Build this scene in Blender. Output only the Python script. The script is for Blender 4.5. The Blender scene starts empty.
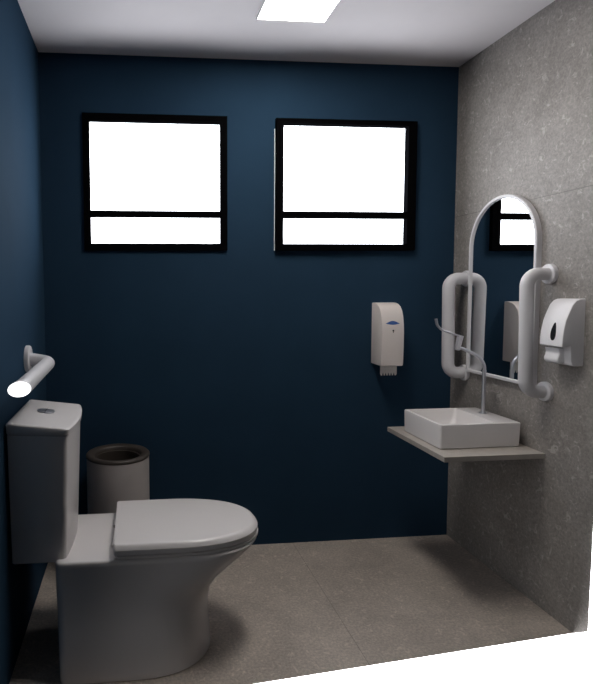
import bpy, bmesh, math
from mathutils import Vector, Matrix
C = bpy.context.scene.collection
PI = math.pi
W, H = 2.225, 2.6          # room width and height; back wall is y = 0, the room runs towards -y

# ------------------------------------------------------------------ materials
def mat(name, col, rough=.5, metal=0, spec=.5, coat=0):
    m = bpy.data.materials.new(name); m.use_nodes = True
    b = m.node_tree.nodes['Principled BSDF']
    b.inputs['Base Color'].default_value = (*col, 1)
    b.inputs['Roughness'].default_value = rough
    b.inputs['Metallic'].default_value = metal
    b.inputs['Specular IOR Level'].default_value = spec
    b.inputs['Coat Weight'].default_value = coat
    return m

def noisy(m, scale, amt, bump=0, detail=4):
    """gentle procedural variation of the base colour, plus optional bump"""
    nt = m.node_tree; b = nt.nodes['Principled BSDF']
    col = b.inputs['Base Color'].default_value[:]
    tc = nt.nodes.new('ShaderNodeTexCoord'); n = nt.nodes.new('ShaderNodeTexNoise')
    n.inputs['Scale'].default_value = scale; n.inputs['Detail'].default_value = detail
    nt.links.new(tc.outputs['Object'], n.inputs['Vector'])
    r = nt.nodes.new('ShaderNodeValToRGB')
    r.color_ramp.elements[0].position = .3; r.color_ramp.elements[1].position = .7
    r.color_ramp.elements[0].color = tuple(c*(1-amt) for c in col[:3])+(1,)
    r.color_ramp.elements[1].color = tuple(min(1, c*(1+amt)) for c in col[:3])+(1,)
    nt.links.new(n.outputs['Fac'], r.inputs['Fac']); nt.links.new(r.outputs['Color'], b.inputs['Base Color'])
    if bump:
        bp = nt.nodes.new('ShaderNodeBump'); bp.inputs['Strength'].default_value = bump
        bp.inputs['Distance'].default_value = .002
        nt.links.new(n.outputs['Fac'], bp.inputs['Height']); nt.links.new(bp.outputs['Normal'], b.inputs['Normal'])
    return m

def stone(name, base, joints, fleck=.6):
    """mottled grey stoneware with pale flecks; joints = [(axis, position)]"""
    m = bpy.data.materials.new(name); m.use_nodes = True
    nt = m.node_tree; N = nt.nodes; L = nt.links; b = N['Principled BSDF']
    tc = N.new('ShaderNodeTexCoord')
    def noise(scale, detail, rough=.6, dist=0):
        n = N.new('ShaderNodeTexNoise'); n.inputs['Scale'].default_value = scale
        n.inputs['Detail'].default_value = detail; n.inputs['Roughness'].default_value = rough
        n.inputs['Distortion'].default_value = dist
        L.new(tc.outputs['Object'], n.inputs['Vector']); return n.outputs['Fac']
    def ramp(fac, stops):
        r = N.new('ShaderNodeValToRGB'); e = r.color_ramp.elements
        e[0].position, e[0].color = stops[0][0], (*stops[0][1], 1)
        e[1].position, e[1].color = stops[-1][0], (*stops[-1][1], 1)
        for p, c in stops[1:-1]:
            k = e.new(p); k.color = (*c, 1)
        L.new(fac, r.inputs['Fac']); return r.outputs['Color']
    def mix(fac, a, c, mode='MIX'):
        x = N.new('ShaderNodeMix'); x.data_type = 'RGBA'; x.blend_type = mode
        if isinstance(fac, (int, float)): x.inputs[0].default_value = fac
        else: L.new(fac, x.inputs[0])
        for s, v in ((6, a), (7, c)):
            if isinstance(v, tuple): x.inputs[s].default_value = (*v, 1)
            else: L.new(v, x.inputs[s])
        return x.outputs[2]
    k = lambda f: tuple(min(1, c*f) for c in base)
    body = ramp(noise(4.5, 8, .65, .4), [(.3, k(.84)), (.5, k(1)), (.72, k(1.18))])
    fine = ramp(noise(95, 4, .7), [(.3, (.72,)*3), (.5, (.97,)*3), (.72, (1.30, 1.28, 1.25))])
    c = mix(1.0, body, fine, 'MULTIPLY')
    flk = ramp(noise(26, 5, .7, 1.3), [(.57, (0,)*3), (.65, (1,)*3)])
    c = mix(flk, c, k(1.75)) if False else c
    bw = N.new('ShaderNodeRGBToBW'); L.new(flk, bw.inputs[0])
    mm = N.new('ShaderNodeMath'); mm.operation = 'MULTIPLY'; mm.inputs[1].default_value = fleck
    L.new(bw.outputs[0], mm.inputs[0])
    c = mix(mm.outputs[0], c, k(1.9))
    dk = ramp(noise(13, 6, .7, .8), [(.28, (1,)*3), (.38, (0,)*3)])
    bw2 = N.new('ShaderNodeRGBToBW'); L.new(dk, bw2.inputs[0])
    m2 = N.new('ShaderNodeMath'); m2.operation = 'MULTIPLY'; m2.inputs[1].default_value = .5
    L.new(bw2.outputs[0], m2.inputs[0])
    c = mix(m2.outputs[0], c, k(.6))
    sep = N.new('ShaderNodeSeparateXYZ'); L.new(tc.outputs['Object'], sep.inputs[0])
    for ax, pos in joints:
        s = N.new('ShaderNodeMath'); s.operation = 'COMPARE'
        s.inputs[1].default_value = pos; s.inputs[2].default_value = .0014
        L.new(sep.outputs[ax], s.inputs[0])
        q = N.new('ShaderNodeMath'); q.operation = 'MULTIPLY'; q.inputs[1].default_value = .6
        L.new(s.outputs[0], q.inputs[0]); c = mix(q.outputs[0], c, k(.35))
    L.new(c, b.inputs['Base Color'])
    b.inputs['Roughness'].default_value = .55; b.inputs['Specular IOR Level'].default_value = .35
    bp = N.new('ShaderNodeBump'); bp.inputs['Strength'].default_value = .25; bp.inputs['Distance'].default_value = .002
    L.new(noise(30, 6, .7), bp.inputs['Height']); L.new(bp.outputs['Normal'], b.inputs['Normal'])
    return m

M = {}
M['navy'] = noisy(mat('navy_wall_paint', (.0215, .049, .086), .85, spec=.04), 3, .06)
M['ceil'] = noisy(mat('ceiling_white', (.84, .79, .80), .9, spec=.1), 6, .015)
M['stone'] = stone('grey_stone_wall', (.262, .241, .224), [('Z', 1.797)])
M['stonefloor'] = stone('grey_stone_floor', (.51, .445, .39), [('X', 1.323)], .38)
M['ceramic'] = noisy(mat('white_ceramic', (.78, .745, .735), .25, spec=.5), 5, .015)
M['plastic'] = noisy(mat('white_plastic', (.82, .80, .81), .38), 8, .02)
M['cream'] = noisy(mat('cream_plastic', (.80, .73, .69), .38), 8, .02)
M['coated'] = noisy(mat('white_coated_tube', (.64, .625, .64), .42), 10, .02)
M['black'] = noisy(mat('black_frame', (.003, .003, .0035), .9, spec=.0), 20, .1)
M['bin'] = noisy(mat('bin_grey_white', (.50, .465, .45), .5), 9, .03)
M['binrim'] = noisy(mat('bin_dark_rim', (.055, .045, .038), .5), 12, .08)
M['chrome'] = noisy(mat('chrome', (.62, .62, .66), .30, metal=.9), 12, .03)
M['satin'] = noisy(mat('satin_metal', (.50, .50, .55), .35, metal=.7), 12, .04)
M['mirror'] = mat('mirror_silver', (.93, .94, .95), .0, metal=1)
M['slab'] = noisy(mat('pale_stone_slab', (.44, .40, .36), .45), 22, .10, .1, 8)
M['blue'] = noisy(mat('blue_emblem', (.03, .10, .32), .4), 10, .05)
M['dark'] = noisy(mat('dark_plastic', (.012, .012, .014), .25), 10, .05)
M['paper'] = noisy(mat('paper_towel', (.74, .72, .70), .9, spec=.1), 60, .03)

def emis(name, col, s):
    m = bpy.data.materials.new(name); m.use_nodes = True; nt = m.node_tree
    b = nt.nodes['Principled BSDF']
    b.inputs['Base Color'].default_value = (.8, .8, .8, 1)
    b.inputs['Emission Color'].default_value = (*col, 1); b.inputs['Emission Strength'].default_value = s
    tc = nt.nodes.new('ShaderNodeTexCoord'); n = nt.nodes.new('ShaderNodeTexNoise'); n.inputs['Scale'].default_value = 3
    nt.links.new(tc.outputs['Object'], n.inputs['Vector'])
    mr = nt.nodes.new('ShaderNodeMapRange'); mr.inputs[3].default_value = s*.98; mr.inputs[4].default_value = s*1.02
    nt.links.new(n.outputs['Fac'], mr.inputs[0]); nt.links.new(mr.outputs[0], b.inputs['Emission Strength'])
    return m
M['lamp'] = emis('lit_lamp_diffuser', (1, .95, .90), 24.0)
M['lit'] = emis('cut_end_glow', (1, 1, 1), 1.6)  # emission added to whiten the cut bar end, no real lamp

g = bpy.data.materials.new('window_glass'); g.use_nodes = True
nt = g.node_tree; nt.nodes.clear()
o = nt.nodes.new('ShaderNodeOutputMaterial'); mx = nt.nodes.new('ShaderNodeMixShader')
t = nt.nodes.new('ShaderNodeBsdfTransparent'); t.inputs[0].default_value = (.96, .98, 1, 1)
gl = nt.nodes.new('ShaderNodeBsdfGlossy'); gl.inputs['Roughness'].default_value = .02
mx.inputs[0].default_value = .04; nt.links.new(t.outputs[0], mx.inputs[1]); nt.links.new(gl.outputs[0], mx.inputs[2])
nt.links.new(mx.outputs[0], o.inputs[0]); M['glass'] = g

# ------------------------------------------------------------------ helpers
def obj(name, bm, m, parent=None, smooth=None, bevel=0, seg=3, subd=0):
    bmesh.ops.remove_doubles(bm, verts=bm.verts, dist=1e-6)
    bmesh.ops.recalc_face_normals(bm, faces=bm.faces)
    me = bpy.data.meshes.new(name); bm.to_mesh(me); bm.free()
    o = bpy.data.objects.new(name, me); C.objects.link(o)
    if isinstance(m, str): m = M[m]
    me.materials.append(m)
    if bevel:
        b = o.modifiers.new('bevel', 'BEVEL'); b.width = bevel; b.segments = seg
        b.limit_method = 'ANGLE'; b.angle_limit = math.radians(35)
    if subd:
        s = o.modifiers.new('subd', 'SUBSURF'); s.levels = subd; s.render_levels = subd
    if smooth is not None or bevel:
        for f in me.polygons: f.use_smooth = True
        me.set_sharp_from_angle(angle=math.radians(smooth if smooth else 40))
        if bevel:
            w = o.modifiers.new('wn', 'WEIGHTED_NORMAL'); w.keep_sharp = False
    if parent: o.parent = parent; o.matrix_parent_inverse = Matrix.Translation(-parent.location)
    return o

def thing(name, label, cat, loc, group=None):
    o = bpy.data.objects.new(name, None); C.objects.link(o); o.location = loc
    o.empty_display_size = .1
    o['label'] = label; o['category'] = cat
    if group: o['group'] = group
    return o

def struct(o, label=None, cat=None):
    o['kind'] = 'structure'
    if label: o['label'] = label
    if cat: o['category'] = cat
    return o

def box(bm, x0, x1, y0, y1, z0, z1):
    v = [bm.verts.new((x, y, z)) for z in (z0, z1) for y in (y0, y1) for x in (x0, x1)]
    for f in ((0, 2, 3, 1), (4, 5, 7, 6), (0, 1, 5, 4), (2, 6, 7, 3), (0, 4, 6, 2), (1, 3, 7, 5)):
        bm.faces.new([v[i] for i in f])
    return v

def prism(bm, pts, vec):
    """closed polygon pts extruded by vec"""
    a = [bm.verts.new(p) for p in pts]; b = [bm.verts.new(Vector(p)+Vector(vec)) for p in pts]
    bm.faces.new(a); bm.faces.new(b[::-1])
    n = len(a)
    for i in range(n): bm.faces.new((a[i], b[i], b[(i+1) % n], a[(i+1) % n]))

def loft(bm, rings, cap0=True, cap1=True, closed=True):
    R = [[bm.verts.new(p) for p in r] for r in rings]
    for a, b in zip(R, R[1:]):
        n = len(a)
        for i in range(n if closed else n-1):
            bm.faces.new((a[i], a[(i+1) % n], b[(i+1) % n], b[i]))
    if cap0: bm.faces.new(R[0][::-1])
    if cap1: bm.faces.new(R[-1])

def tube(bm, path, r, n=20, cap0=True, cap1=True, radii=None, stop=None):
    P = [Vector(p) for p in path]; rings = []; up = None
    for i, p in enumerate(P):
        d = (P[min(i+1, len(P)-1)]-P[max(i-1, 0)]).normalized()
        if up is None: up = d.orthogonal().normalized()
        up = (up-d*up.dot(d)).normalized(); s = d.cross(up)
        rr = radii[i] if radii else r
        rings.append([p+up*(rr*math.cos(2*PI*k/n))+s*(rr*math.sin(2*PI*k/n)) for k in range(n)])
    loft(bm, rings, cap0, cap1)

def roundpath(pts, rad, n=8):
    """polyline with its inner corners rounded"""
    P = [Vector(p) for p in pts]; out = [P[0]]
    for i in range(1, len(P)-1):
        a = (P[i-1]-P[i]).normalized(); b = (P[i+1]-P[i]).normalized()
        s = P[i]+a*rad; e = P[i]+b*rad
        for k in range(n+1):
            t = k/n; out.append(s*(1-t)**2+P[i]*2*t*(1-t)+e*t*t if False else arc(s, P[i], e, t))
    out.append(P[-1]); return out
def arc(s, c, e, t):
    # circular fillet for right-angle corners, smooth curve otherwise
    o = s+e-c; a = s-o; b = e-o
    return o+a*math.cos(t*PI/2)+b*math.sin(t*PI/2)

def disc(bm, centre, axis, r, h, n=32, edge=.25):
    """round plate with a softened rim, from centre along axis"""
    c = Vector(centre); d = Vector(axis).normalized(); u = d.orthogonal().normalized(); s = d.cross(u)
    rings = []
    for t, rr in ((0, r), (h*(1-edge), r), (h*(1-edge*.3), r-h*edge*.3), (h, r-h*edge)):
        rings.append([c+d*t+u*rr*math.cos(2*PI*k/n)+s*rr*math.sin(2*PI*k/n) for k in range(n)])
    loft(bm, rings)

def dshape(xb, xf, cy, hw, z, n=40, cr=.03, sx=.36, p=2.3):
    """plan outline of a toilet: flat back at xb with small corner radius, straight sides, rounded front tip at xf"""
    pts = []; xm = xf-(xf-xb)*0-min(sx, (xf-xb)-cr-.01)
    for k in range(n+1):
        a = -PI/2+PI*k/n
        ca, sa = math.cos(a), math.sin(a)
        pts.append((xm+(xf-xm)*abs(ca)**(2/p), cy+hw*math.copysign(abs(sa)**(2/p), sa), z))
    for k in range(7):
        a = PI/2*k/6
        pts.append((xb+cr-cr*math.sin(a), cy+hw-cr+cr*math.cos(a), z))
    for k in range(7):
        a = PI/2*k/6
        pts.append((xb+cr-cr*math.cos(a), cy-hw+cr-cr*math.sin(a), z))
    return pts

# ------------------------------------------------------------------ room shell
T = .08
WIN = [(.211, .956, 1.614, 2.307), (1.213, 1.985, 1.614, 2.300)]
bm = bmesh.new()
xs = sorted({-T, W+T, *[w[0]+.006 for w in WIN], *[w[1]-.006 for w in WIN]})
zs = sorted({-.1, H+.1, 1.62, 2.294})
vg = {(x, z): bm.verts.new((x, 0, z)) for x in xs for z in zs}
for i in range(len(xs)-1):
    for j in range(len(zs)-1):
        cx, cz = (xs[i]+xs[i+1])/2, (zs[j]+zs[j+1])/2
        if any(w[0] < cx < w[1] and w[2] < cz < w[3] for w in WIN): continue
        bm.faces.new([vg[(xs[i], zs[j])], vg[(xs[i+1], zs[j])], vg[(xs[i+1], zs[j+1])], vg[(xs[i], zs[j+1])]])
ret = bmesh.ops.extrude_face_region(bm, geom=bm.faces[:])
for v in [e for e in ret['geom'] if isinstance(e, bmesh.types.BMVert)]: v.co.y += T
struct(obj('wall_back', bm, 'navy'))
bm = bmesh.new(); box(bm, -T, 0, -1.25, 0, -.1, H+.1); struct(obj('wall_left', bm, 'navy'))
# right wall, its open end cut off with a chamfered lower corner as the picture shows
bm = bmesh.new()
yz = [(0, 0), (0, H+.1), (-.955, H+.1), (-.955, .446), (-.952, .052), (-.883, 0)]
loft(bm, [[(W, y, z) for y, z in yz], [(W+T, y+(.16 if y < 0 else 0), z) for y, z in yz]])
struct(obj('wall_right', bm, 'stone'))
bm = bmesh.new()
loft(bm, [[(0, 0, 0), (W, 0, 0), (W, -.8822, 0), (0, -1.116, 0)], [(0, 0, -.6), (W, 0, -.6), (W, -.12, -.6), (0, -.35, -.6)]])
struct(obj('floor', bm, 'stonefloor'))
bm = bmesh.new()
box(bm, 0, W, -1.15, 0, H, H+.1)
struct(obj('ceiling', bm, 'ceil'))

# ------------------------------------------------------------------ windows
def window(n, x0, x1, z0, z1, fr, tz0, tz1, pr):
    """black two-light window; pr = how far the frame stands proud of the wall"""
    ix0, ix1, iz0, iz1 = x0+fr[0], x1-fr[1], z0+fr[2], z1-fr[3]
    bm = bmesh.new()
    for b in ((x0, ix0, z0, z1), (ix1, x1, z0, z1), (ix0, ix1, z0, iz0), (ix0, ix1, iz1, z1)):
        box(bm, b[0], b[1], -pr, -.0005, b[2], b[3])
    # the part of the frame that sits in the reveal
    e = .008
    for b in ((x0+e, ix0, z0+e, z1-e), (ix1, x1-e, z0+e, z1-e), (ix0, ix1, z0+e, iz0), (ix0, ix1, iz1, z1-e)):
        box(bm, b[0], b[1], -.0005, .018, b[2], b[3])
    o = obj('window_%d' % n, bm, 'black'); struct(o)
    bm = bmesh.new(); box(bm, ix0, ix1, -pr+.003, .015, tz0, tz1); obj('transom', bm, 'black', o)
    for a, b in ((iz0, tz0), (tz1, iz1)):
        bm = bmesh.new(); box(bm, ix0, ix1, .006, .010, a, b); obj('pane', bm, 'glass', o)
    bm = bmesh.new(); tube(bm, [(ix0, .002, iz1-.010), (ix1, .002, iz1-.010)], .0022, 8); obj('blind_rod', bm, 'plastic', o)
    return o
window(1, *WIN[0], (.034, .036, .036, .038), 1.785, 1.818, .012)
window(2, *WIN[1], (.040, .048, .034, .026), 1.786, 1.820, .026)
# pale strip standing in for the highlight on the right-hand window's frame edge
bm = bmesh.new(); box(bm, 1.2085, 1.2125, -.004, 0, 1.614, 2.25); struct(obj('edge_highlight_1', bm, 'plastic'))

# ------------------------------------------------------------------ ceiling lamp
t = thing('ceiling_light', 'rectangular flush white ceiling light panel, lit', 'ceiling light', (1.167, -.735, H))
bm = bmesh.new()
X0, X1, Y0, Y1 = 1.011, 1.323, -1.045, -.425
for b in ((X0, X0+.006, Y0, Y1), (X1-.006, X1, Y0, Y1), (X0+.006, X1-.006, Y0, Y0+.006), (X0+.006, X1-.006, Y1-.006, Y1)):
    box(bm, b[0], b[1], b[2], b[3], H-.012, H)
obj('lamp_frame', bm, 'plastic', t)
bm = bmesh.new(); box(bm, X0+.006, X1-.006, Y0+.006, Y1-.006, H-.011, H-.001); obj('diffuser', bm, 'lamp', t)

# ------------------------------------------------------------------ toilet
CY = -.712
t = thing('toilet', 'white close-coupled toilet with closed lid against the blue left wall', 'toilet', (.45, CY, 0))
prof = [(0, .182, .752, .250), (.004, .180, .756, .254), (.03, .180, .754, .253), (.10, .178, .748, .246), (.18, .175, .746, .235),
        (.24, .172, .758, .220), (.29, .170, .795, .216), (.335, .168, .850, .213), (.375, .167, .900, .212), (.405, .167, .932, .213), (.422, .167, .946, .214)]
bm = bmesh.new()
rings = [dshape(xb, xf, CY, hw, z, sx=.30) for z, xb, xf, hw in prof]
rings += [dshape(.171, .943, CY, .210, .428, sx=.30), dshape(.178, .936, CY, .203, .430, sx=.30)]
loft(bm, rings)
bowl = obj('bowl', bm, 'ceramic', t, smooth=50)
bm = bmesh.new()
box(bm, .012, .20, CY-.10, CY+.12, .375, .421); obj('bowl_neck', bm, 'ceramic', bowl, bevel=.01)
# seat ring (dark gap below the lid) and the lid
bm = bmesh.new()
loft(bm, [dshape(.385, .948, CY, .209, .4305, sx=.34, cr=.02), dshape(.383, .953, CY, .213, .434, sx=.34, cr=.02), dshape(.383, .953, CY, .213, .441, sx=.34, cr=.02), dshape(.387, .947, CY, .207, .4435, sx=.34, cr=.02)])
obj('seat', bm, 'ceramic', t, smooth=50)
bm = bmesh.new()
loft(bm, [dshape(.380, .944, CY, .208, .4455, sx=.34, cr=.012), dshape(.376, .950, CY, .2165, .4485, sx=.34, cr=.012),
          dshape(.376, .950, CY, .2165, .466, sx=.34, cr=.012), dshape(.377, .941, CY, .2100, .4775, sx=.34, cr=.012),
          dshape(.378, .930, CY, .2030, .4835, sx=.34, cr=.012), dshape(.381, .924, CY, .1990, .4845, sx=.34, cr=.012)])
obj('seat_lid', bm, 'ceramic', t, smooth=28)
for s in (-1, 1):
    bm = bmesh.new(); tube(bm, [(.371, CY+s*.085-.03, .4375), (.371, CY+s*.085+.03, .4375)], .006, 16); obj('hinge', bm, 'ceramic', t, smooth=40)

def tankring(xb, xf, bulge, cy, hw, z, dz=0, cr=.018, n=14):
    """plan outline of the cistern: flat back, gently bowed front; dz lowers the front"""
    pts = []
    def zz(x): return z-dz*(x-xb)/(xf+bulge-xb)
    fr = []
    for k in range(n+1):
        s = -1+2*k/n; y = cy+s*(hw-cr); fr.append((xf+bulge*(1-s*s), y))
    for k in range(6):
        a = PI/2*k/5; pts.append((xf-cr+cr*math.sin(a), cy-hw+cr-cr*math.cos(a)))
    pts += fr[1:-1]
    for k in range(6):
        a = PI/2*k/5; pts.append((xf-cr+cr*math.cos(a), cy+hw-cr+cr*math.sin(a)))
    pts += [(xb+.004, cy+hw), (xb, cy+hw-.004), (xb, cy-hw+.004), (xb+.004, cy-hw)]
    return [(x, y, zz(x)) for x, y in pts]
TC = -.690
bm = bmesh.new()
loft(bm, [tankring(.016, .201, .012, TC, .199, .418), tankring(.013, .206, .014, TC, .205, .424), tankring(.010, .213, .016, TC, .207, .65), tankring(.008, .221, .018, TC, .209, .893, .010)])
tank = obj('cistern', bm, 'ceramic', t, smooth=50)
bm = bmesh.new()
loft(bm, [tankring(.010, .217, .018, TC, .206, .8935, .010), tankring(.007, .225, .019, TC, .2125, .901, .014), tankring(.006, .227, .019, TC, .2145, .932, .026),
          tankring(.008, .224, .019, TC, .2115, .937, .028), tankring(.015, .217, .018, TC, .204, .939, .029)])
lid = obj('cistern_lid', bm, 'ceramic', t, smooth=50)
bm = bmesh.new()
disc(bm, (.108, -.672, .9250), (.13, 0, 1), .034, .0060, 36, .15)
fb = obj('flush_button', bm, 'chrome', lid, smooth=40)
bm = bmesh.new(); box(bm, .1075, .1095, -.704, -.640, .9305, .9318); obj('button_gap', bm, 'dark', fb)

# ------------------------------------------------------------------ waste bin
bx_, by_, br = .372, -.172, .155
t = thing('waste_bin', 'pale grey round waste bin with dark rim behind the toilet', 'waste bin', (bx_, by_, 0))
def rg(r, z, n=56, x=bx_, y=by_): return [(x+r*math.cos(2*PI*k/n), y+r*math.sin(2*PI*k/n), z) for k in range(n)]
bm = bmesh.new()
loft(bm, [rg(.140, .0), rg(.146, .004), rg(br-.002, .05), rg(br, .30), rg(br, .586), rg(br-.005, .586), rg(br-.008, .02)], True, True)
obj('body', bm, 'bin', t, smooth=45)
bm = bmesh.new()
pr = [(br-.006, .582), (br+.001, .583), (br+.003, .586), (br+.0025, .594), (br-.002, .599), (br-.010, .6015), (br-.032, .596), (br-.038, .591), (br-.040, .575), (br-.042, .50), (br-.046, .50), (br-.046, .574)]
rings = [rg(r, z) for r, z in pr]
loft(bm, rings+[rings[0]], False, False)
obj('rim', bm, 'binrim', t, smooth=60)

# ------------------------------------------------------------------ basin shelf, basin, tap
SZ = .69
bm = bmesh.new(); box(bm, 1.765, W-.0005, -.703, -.190, SZ-.023, SZ)
o = obj('basin_shelf', bm, 'slab', bevel=.0015, seg=2)
o['label'] = 'pale stone wall shelf carrying the square white basin'; o['category'] = 'shelf'
BX0, BX1, BY0, BY1, BZ = 1.806, 2.190, -.600, -.277, .801
def rrect(x0, x1, y0, y1, z, r, n=6):
    P = []
    for cx, cy, a0 in ((x1-r, y1-r, 0), (x0+r, y1-r, PI/2), (x0+r, y0+r, PI), (x1-r, y0+r, 1.5*PI)):
        for k in range(n+1):
            a = a0+PI/2*k/n; P.append((cx+r*math.cos(a), cy+r*math.sin(a), z))
    return P
t = thing('washbasin', 'rectangular white countertop basin on the pale stone shelf', 'washbasin', ((BX0+BX1)/2, (BY0+BY1)/2, SZ))
bm = bmesh.new()
e = .013; bi = BX1-.115            # the rear deck carries the tap
loft(bm, [rrect(BX0+.006, BX1-.006, BY0+.006, BY1-.006, SZ+.0005, .008), rrect(BX0+.002, BX1-.002, BY0+.002, BY1-.002, SZ+.004, .010),
          rrect(BX0, BX1, BY0, BY1, BZ-.005, .010), rrect(BX0+.0015, BX1-.0015, BY0+.0015, BY1-.0015, BZ-.0012, .009), rrect(BX0+.004, BX1-.004, BY0+.004, BY1-.004, BZ, .008),
          rrect(BX0+e-.002, bi+.002, BY0+e-.002, BY1-e+.002, BZ, .014), rrect(BX0+e, bi, BY0+e, BY1-e, BZ-.003, .014),
          rrect(BX0+e+.006, bi-.01, BY0+e+.006, BY1-e-.006, BZ-.05, .02), rrect(BX0+e+.03, bi-.035, BY0+e+.03, BY1-e-.03, BZ-.082, .03),
          rrect(BX0+.12, bi-.12, BY0+.13, BY1-.13, BZ-.087, .02)])
obj('bowl', bm, 'ceramic', t, smooth=40)
bm = bmesh.new(); disc(bm, ((BX0+bi)/2, (BY0+BY1)/2, BZ-.0872), (0, 0, 1), .021, .003); obj('drain', bm, 'chrome', t, smooth=40)

TX, TY = 2.136, -.412
t = thing('basin_tap', 'tall slim chrome tap with lever standing on the white basin', 'tap', (TX, TY, BZ))
bm = bmesh.new(); disc(bm, (TX, TY, BZ-.0005), (0, 0, 1), .0185, .007); obj('base_ring', bm, 'chrome', t, smooth=40)
def bez(pts, n=14):
    out = []
    P = [Vector(p) for p in pts]
    for i in range(len(P)-1):          # Catmull-Rom
        a = P[max(i-1, 0)]; b = P[i]; c = P[i+1]; d = P[min(i+2, len(P)-1)]
        for k in range(n):
            s = k/n
            out.append(.5*((2*b)+(c-a)*s+(2*a-5*b+4*c-d)*s*s+(3*b-a-3*c+d)*s**3))
    out.append(P[-1]); return out
bm = bmesh.new()
tube(bm, [(TX, TY, BZ), (TX, TY, .93), (TX, TY, 1.012)], .0092, 20)
obj('column', bm, 'chrome', t, smooth=40)
bm = bmesh.new()
tube(bm, bez([(TX, TY, 1.008), (TX-.001, TY, 1.030), (TX-.012, TY, 1.055), (TX-.036, TY, 1.080), (TX-.080, TY, 1.104), (TX-.128, TY, 1.122)]), .0078, 16)
obj('spout', bm, 'chrome', t, smooth=40)
# lever block: a ribbed rectangular head across the spout
d = Vector((.24, 0, .97)).normalized(); sd = Vector((0, 1, 0)); nn = d.cross(sd)
ctr = Vector((TX-.134, TY, 1.146))
def obox(bm, c, a, b, n, la, lb, ln):
    vs = [bm.verts.new(c+a*(la*i)+b*(lb*j)+n*(ln*k)) for k in (-1, 1) for j in (-1, 1) for i in (-1, 1)]
    for f in ((0, 2, 3, 1), (4, 5, 7, 6), (0, 1, 5, 4), (2, 6, 7, 3), (0, 4, 6, 2), (1, 3, 7, 5)): bm.faces.new([vs[i] for i in f])
bm = bmesh.new(); obox(bm, ctr, d, sd, nn, .036, .0105, .0105)
hd = obj('valve_head', bm, 'chrome', t, bevel=.002)
for k in (-1, 0, 1):
    bm = bmesh.new(); obox(bm, ctr+sd*(-.0112)+nn*(.0062*k), d, sd, nn, .032, .0008, .0014)
    obj('rib', bm, 'plastic', hd)
bm = bmesh.new()
tube(bm, bez([(TX-.130, TY, 1.176), (TX-.162, TY, 1.190), (TX-.195, TY, 1.200), (TX-.222, TY, 1.211), (TX-.243, TY, 1.232), (TX-.251, TY, 1.262)]), .005, 14, radii=[.0042+.0022*k/70 for k in range(71)])
obj('lever', bm, 'chrome', t, smooth=40)

# ------------------------------------------------------------------ arched mirror
t = thing('arched_mirror', 'arched mirror with thin white frame above the basin', 'mirror', (W, -.405, .97))
my, hw, z0, zc = -.405, .235, .968, 1.610
def arch(x, off, n=40):
    h = hw-off; P = [(x, my-h, z0+off), (x, my+h, z0+off)]
    P += [(x, my+h*math.cos(PI*k/n), zc+h*math.sin(PI*k/n)) for k in range(n+1)]
    return P
bm = bmesh.new()
loft(bm, [arch(W, 0), arch(W-.023, 0), arch(W-.026, .003), arch(W-.026, .0135), arch(W-.022, .0165), arch(W-.001, .0165)], False, False)
obj('mirror_frame', bm, 'coated', t, smooth=40)
bm = bmesh.new(); P = arch(W-.018, .0165); prism(bm, P, (.016, 0, 0))
obj('mirror_glass', bm, 'mirror', t)

# ------------------------------------------------------------------ grab bars
def flange(t, c, ax, r=.042):
    bm = bmesh.new(); disc(bm, c, ax, r, .018, 36, .3); return obj('wall_flange', bm, 'coated', t, smooth=40)
def ubar(y, xt, xb, label, zt, zb, r):
    t = thing('grab_bar', label, 'grab bar', (W, y, (zt+zb)/2), 'vertical grab bars beside the mirror')
    bm = bmesh.new()
    tube(bm, roundpath([(W-.004, y, zt), (xt, y, zt), (xb, y, zb), (W-.004, y, zb)], .052, 12), r, 24)
    obj('rail', bm, 'coated', t, smooth=50)
    flange(t, (W-.0005, y, zt), (-1, 0, 0)); flange(t, (W-.0005, y, zb), (-1, 0, 0))
ubar(-.695, 2.117, 2.126, 'white vertical grab bar between the mirror and the soap dispenser', 1.464, .960, .0268)
ubar(-.130, 2.118, 2.126, 'white vertical grab bar between the blue back wall and mirror', 1.458, .956, .0310)
# bar beside the toilet: only its far elbow and rail stand in the cut-open room
t = thing('grab_bar', 'white horizontal grab bar on the blue left wall above the toilet', 'grab bar', (0, -.49, 1.115))
bm = bmesh.new()
path = roundpath([(.004, -.488, 1.115), (.095, -.488, 1.099), (.100, -1.04, 1.092)], .034, 10)
path += [(.0985, -1.055, 1.092), (.0945, -1.068, 1.092)]
tube(bm, path, .0285, 28, radii=[.0285]*(len(path)-2)+[.0275, .0262])
rail = obj('rail', bm, 'coated', t, smooth=50)
flange(t, (.0005, -.488, 1.117), (1, 0, 0), .056)
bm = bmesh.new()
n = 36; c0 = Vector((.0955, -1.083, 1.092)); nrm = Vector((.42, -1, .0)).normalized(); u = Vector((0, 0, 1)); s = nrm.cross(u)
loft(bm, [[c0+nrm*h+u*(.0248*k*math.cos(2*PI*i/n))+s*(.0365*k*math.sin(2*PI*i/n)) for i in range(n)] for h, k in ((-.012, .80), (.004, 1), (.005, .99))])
ec = obj('glowing_cut_end', bm, 'lit', t, smooth=40); ec['label'] = 'white cut end of the bar with added glow'  # sawn-through rail end, its white brightness put in as emission

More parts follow.
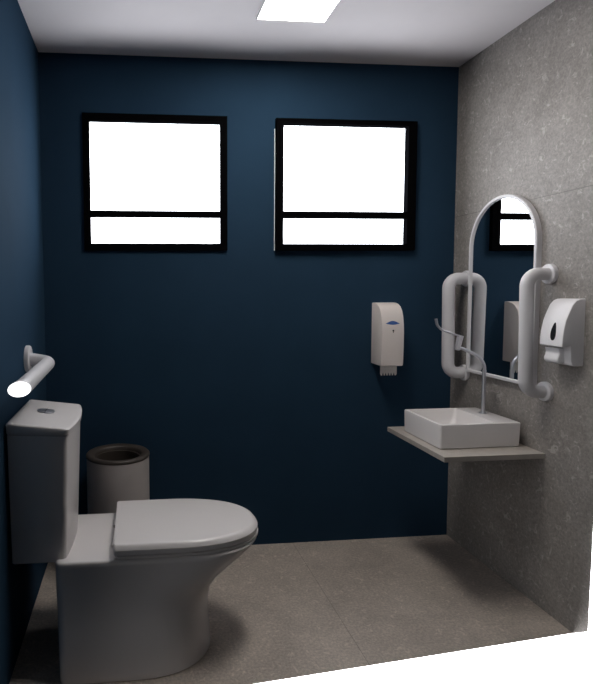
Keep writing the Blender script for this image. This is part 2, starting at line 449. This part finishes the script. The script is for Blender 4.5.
# ------------------------------------------------------------------ dispensers
def shell(profile, x0, x1, horiz):
    """side profile [(depth, z)] swept across a width with softened side edges"""
    rings = []
    for w, ins in ((x0, .004), (x0+.0015, .0012), (x0+.005, 0), (x1-.005, 0), (x1-.0015, .0012), (x1, .004)):
        zm = sum(p[1] for p in profile)/len(profile)
        rings.append([horiz(w, max(d-ins, 0) if d > .0005 else 0, z-math.copysign(min(ins, abs(z-zm)*.2), z-zm)) for d, z in profile])
    bm = bmesh.new(); loft(bm, rings); return bm

t = thing('paper_towel_dispenser', 'cream paper towel dispenser on the dark blue back wall', 'paper dispenser', (1.82, 0, .997))
pf = [(0, .998), (.112, .996), (.118, .999), (.121, .02+1.0), (.1245, 1.10), (.1245, 1.17), (.121, 1.22), (.113, 1.262), (.100, 1.292), (.082, 1.313), (.058, 1.326), (.034, 1.331), (0, 1.332)]
hz = lambda w, d, z: (w, -d if d > 0 else .001, z)
bm = shell(pf, 1.759, 1.882, hz)
body = obj('housing', bm, 'cream', t, smooth=35)
# blue leaf-shaped emblem
bm = bmesh.new(); n = 16; cx, cz = 1.819, 1.2235
def fd(z):           # front depth at z
    for (d0, z0_), (d1, z1_) in zip(pf[3:], pf[4:]):
        if z0_ <= z <= z1_: return d0+(d1-d0)*(z-z0_)/(z1_-z0_)
    return .12
top = [(cx-.039+.078*k/n, cz+.0135*math.sin(PI*k/n)**1.2) for k in range(n+1)]
bot = [(cx+.039-.078*k/n, cz-.0065*math.sin(PI*k/n)) for k in range(1, n)]
pts = top+bot
a = [bm.verts.new((x, -fd(z)-.0012, z)) for x, z in pts]; b = [bm.verts.new((x, -fd(z)+.003, z)) for x, z in pts]
bm.faces.new(a); bm.faces.new(b[::-1])
for i in range(len(a)): bm.faces.new((a[i], b[i], b[(i+1) % len(a)], a[(i+1) % len(a)]))
obj('emblem', bm, 'blue', t)
bm = bmesh.new(); disc(bm, (1.821, -.1235, 1.186), (0, -1, 0), .0042, .002, 16); box(bm, 1.8196, 1.8224, -.1256, -.123, 1.175, 1.185)
obj('keyhole', bm, 'dark', t)
bm = bmesh.new(); P2 = [(1.785, -.060, .998), (1.785, -.060, .944)]
for k in range(6):
    xa = 1.785+.092*k/6; w = .092/6
    P2 += [(xa+w*.35, -.060, .937), (xa+w*.65, -.060, .937)] + ([(xa+w*.9, -.060, .952), (xa+w*1.1, -.060, .952)] if k < 5 else [(xa+w, -.060, .944)])
P2.append((1.877, -.060, .998))
prism(bm, P2, (0, .004, 0)); obj('paper_towel', bm, 'paper', t)

t = thing('soap_dispenser', 'white soap dispenser with black drop window on grey wall', 'soap dispenser', (W, -.815, 1.1))
hs = lambda w, d, z: (W-d, w, z)
pf = [(0, 1.093), (.034, 1.093), (.046, 1.098), (.052, 1.112), (.056, 1.174), (.088, 1.169), (.092, 1.173), (.0915, 1.20), (.088, 1.235), (.080, 1.275), (.066, 1.310), (.053, 1.338), (.038, 1.354), (.022, 1.360), (0, 1.361)]
bm = shell(pf, -.876, -.757, hs); obj('housing', bm, 'plastic', t, smooth=35)
# push nozzle under the cover
pn = [(.048, 1.165), (.048, 1.118), (.053, 1.104), (.062, 1.099), (.072, 1.101), (.079, 1.109), (.080, 1.121), (.0745, 1.134), (.073, 1.147), (.077, 1.163)]
bm = shell(pn, -.842, -.768, hs); obj('nozzle', bm, 'plastic', t, smooth=50)
bm = bmesh.new(); n = 28; yc, zc_ = -.826, 1.232
def sd_(z):
    for (d0, a0), (d1, a1) in zip(pf[7:], pf[8:]):
        if a0 <= z <= a1: return d0+(d1-d0)*(z-a0)/(a1-a0)
    return .0918
pts = []
for i in range(n):
    a = 2*PI*i/n; z = zc_+.036*math.cos(a)-.002; wdt = .0125*(1-.35*math.cos(a))
    pts.append((yc+wdt*math.sin(a), z))
A = [bm.verts.new((W-sd_(z)-.0012, y, z)) for y, z in pts]; B = [bm.verts.new((W-sd_(z)+.003, y, z)) for y, z in pts]
bm.faces.new(A); bm.faces.new(B[::-1])
for i in range(n): bm.faces.new((A[i], B[i], B[(i+1) % n], A[(i+1) % n]))
obj('level_window', bm, 'dark', t)

# ------------------------------------------------------------------ daylight
# bright overcast sky and ground on the window side (+y), dim interior of the building on the other side
SKY, DIM = 8.0, .015
w = bpy.data.worlds.new('daylight'); bpy.context.scene.world = w; w.use_nodes = True
nt = w.node_tree; N = nt.nodes; L = nt.links
bg = N['Background']; tc = N.new('ShaderNodeTexCoord'); sp = N.new('ShaderNodeSeparateXYZ')
L.new(tc.outputs['Generated'], sp.inputs[0])
mr = N.new('ShaderNodeMapRange'); mr.inputs[1].default_value = -.02; mr.inputs[2].default_value = .06
mr.inputs[3].default_value = DIM; mr.inputs[4].default_value = SKY
L.new(sp.outputs['Y'], mr.inputs[0])
# added soft fill lobe at the front left, brightening basin and soap dispenser
dp = N.new('ShaderNodeVectorMath'); dp.operation = 'DOT_PRODUCT'
L.new(tc.outputs['Generated'], dp.inputs[0]); dp.inputs[1].default_value = Vector((-.90, -.37, .22)).normalized()
lo_ = N.new('ShaderNodeMapRange'); lo_.interpolation_type = 'SMOOTHSTEP'
lo_.inputs[1].default_value = .84; lo_.inputs[2].default_value = .97; lo_.inputs[3].default_value = 0; lo_.inputs[4].default_value = .95
L.new(dp.outputs['Value'], lo_.inputs[0])
ad = N.new('ShaderNodeMath'); gz = N.new('ShaderNodeMapRange'); gz.inputs[1].default_value = -.97; gz.inputs[2].default_value = -.85; gz.inputs[3].default_value = .12; gz.inputs[4].default_value = 1
L.new(sp.outputs['Z'], gz.inputs[0])         # sky dimmed straight down, added to curb light leaking under the floor
mz = N.new('ShaderNodeMath'); mz.operation = 'MULTIPLY'; L.new(mr.outputs[0], mz.inputs[0]); L.new(gz.outputs[0], mz.inputs[1])
L.new(mz.outputs[0], ad.inputs[0]); L.new(lo_.outputs[0], ad.inputs[1])
L.new(ad.outputs[0], bg.inputs['Strength'])
bg.inputs['Color'].default_value = (.98, .98, 1, 1)
for i, (x0, x1, z0, z1) in enumerate(WIN):
    ld = bpy.data.lights.new('window_portal', 'AREA'); ld.shape = 'RECTANGLE'; ld.size = x1-x0; ld.size_y = z1-z0
    ld.cycles.is_portal = True
    lo = bpy.data.objects.new('window_portal', ld); C.objects.link(lo)
    lo.location = ((x0+x1)/2, .06, (z0+z1)/2); lo.rotation_euler = (-PI/2, 0, 0)

# ------------------------------------------------------------------ camera
f, cx, cy, X, Y, Z, yaw, pit, rol = 530.7611669409511, 185.45024901658093, 326.1475400783392, 0.46589526918048757, -2.800030075712505, 1.3994727673101466, 0.09455661185924395, -0.0653536486304347, -0.006424838216823642
c, s = math.cos(yaw), math.sin(yaw); cp, sp_ = math.cos(pit), math.sin(pit)
r = Vector((c, -s, 0)); fw = Vector((s*cp, c*cp, sp_)); up = Vector((-s*sp_, -c*sp_, cp))
cr, sr = math.cos(rol), math.sin(rol); r2 = r*cr+up*sr; u2 = up*cr-r*sr
cd = bpy.data.cameras.new('camera'); cam = bpy.data.objects.new('camera', cd); C.objects.link(cam)
cam.matrix_world = Matrix(((r2.x, u2.x, -fw.x, X), (r2.y, u2.y, -fw.y, Y), (r2.z, u2.z, -fw.z, Z), (0, 0, 0, 1)))
cd.sensor_fit = 'VERTICAL'; cd.sensor_height = 24; cd.sensor_width = 24*593/684
cd.lens = f/684*24
cd.shift_x = (296.5-cx)/684; cd.shift_y = -(342-cy)/684
cd.clip_start = .05
sc = bpy.context.scene; sc.camera = cam
sc.view_settings.view_transform = 'Standard'; sc.view_settings.look = 'None'
sc.view_settings.exposure = 0; sc.view_settings.gamma = 1; sc.view_settings.use_curve_mapping = False
sc.cycles.max_bounces = 10; sc.cycles.diffuse_bounces = 6
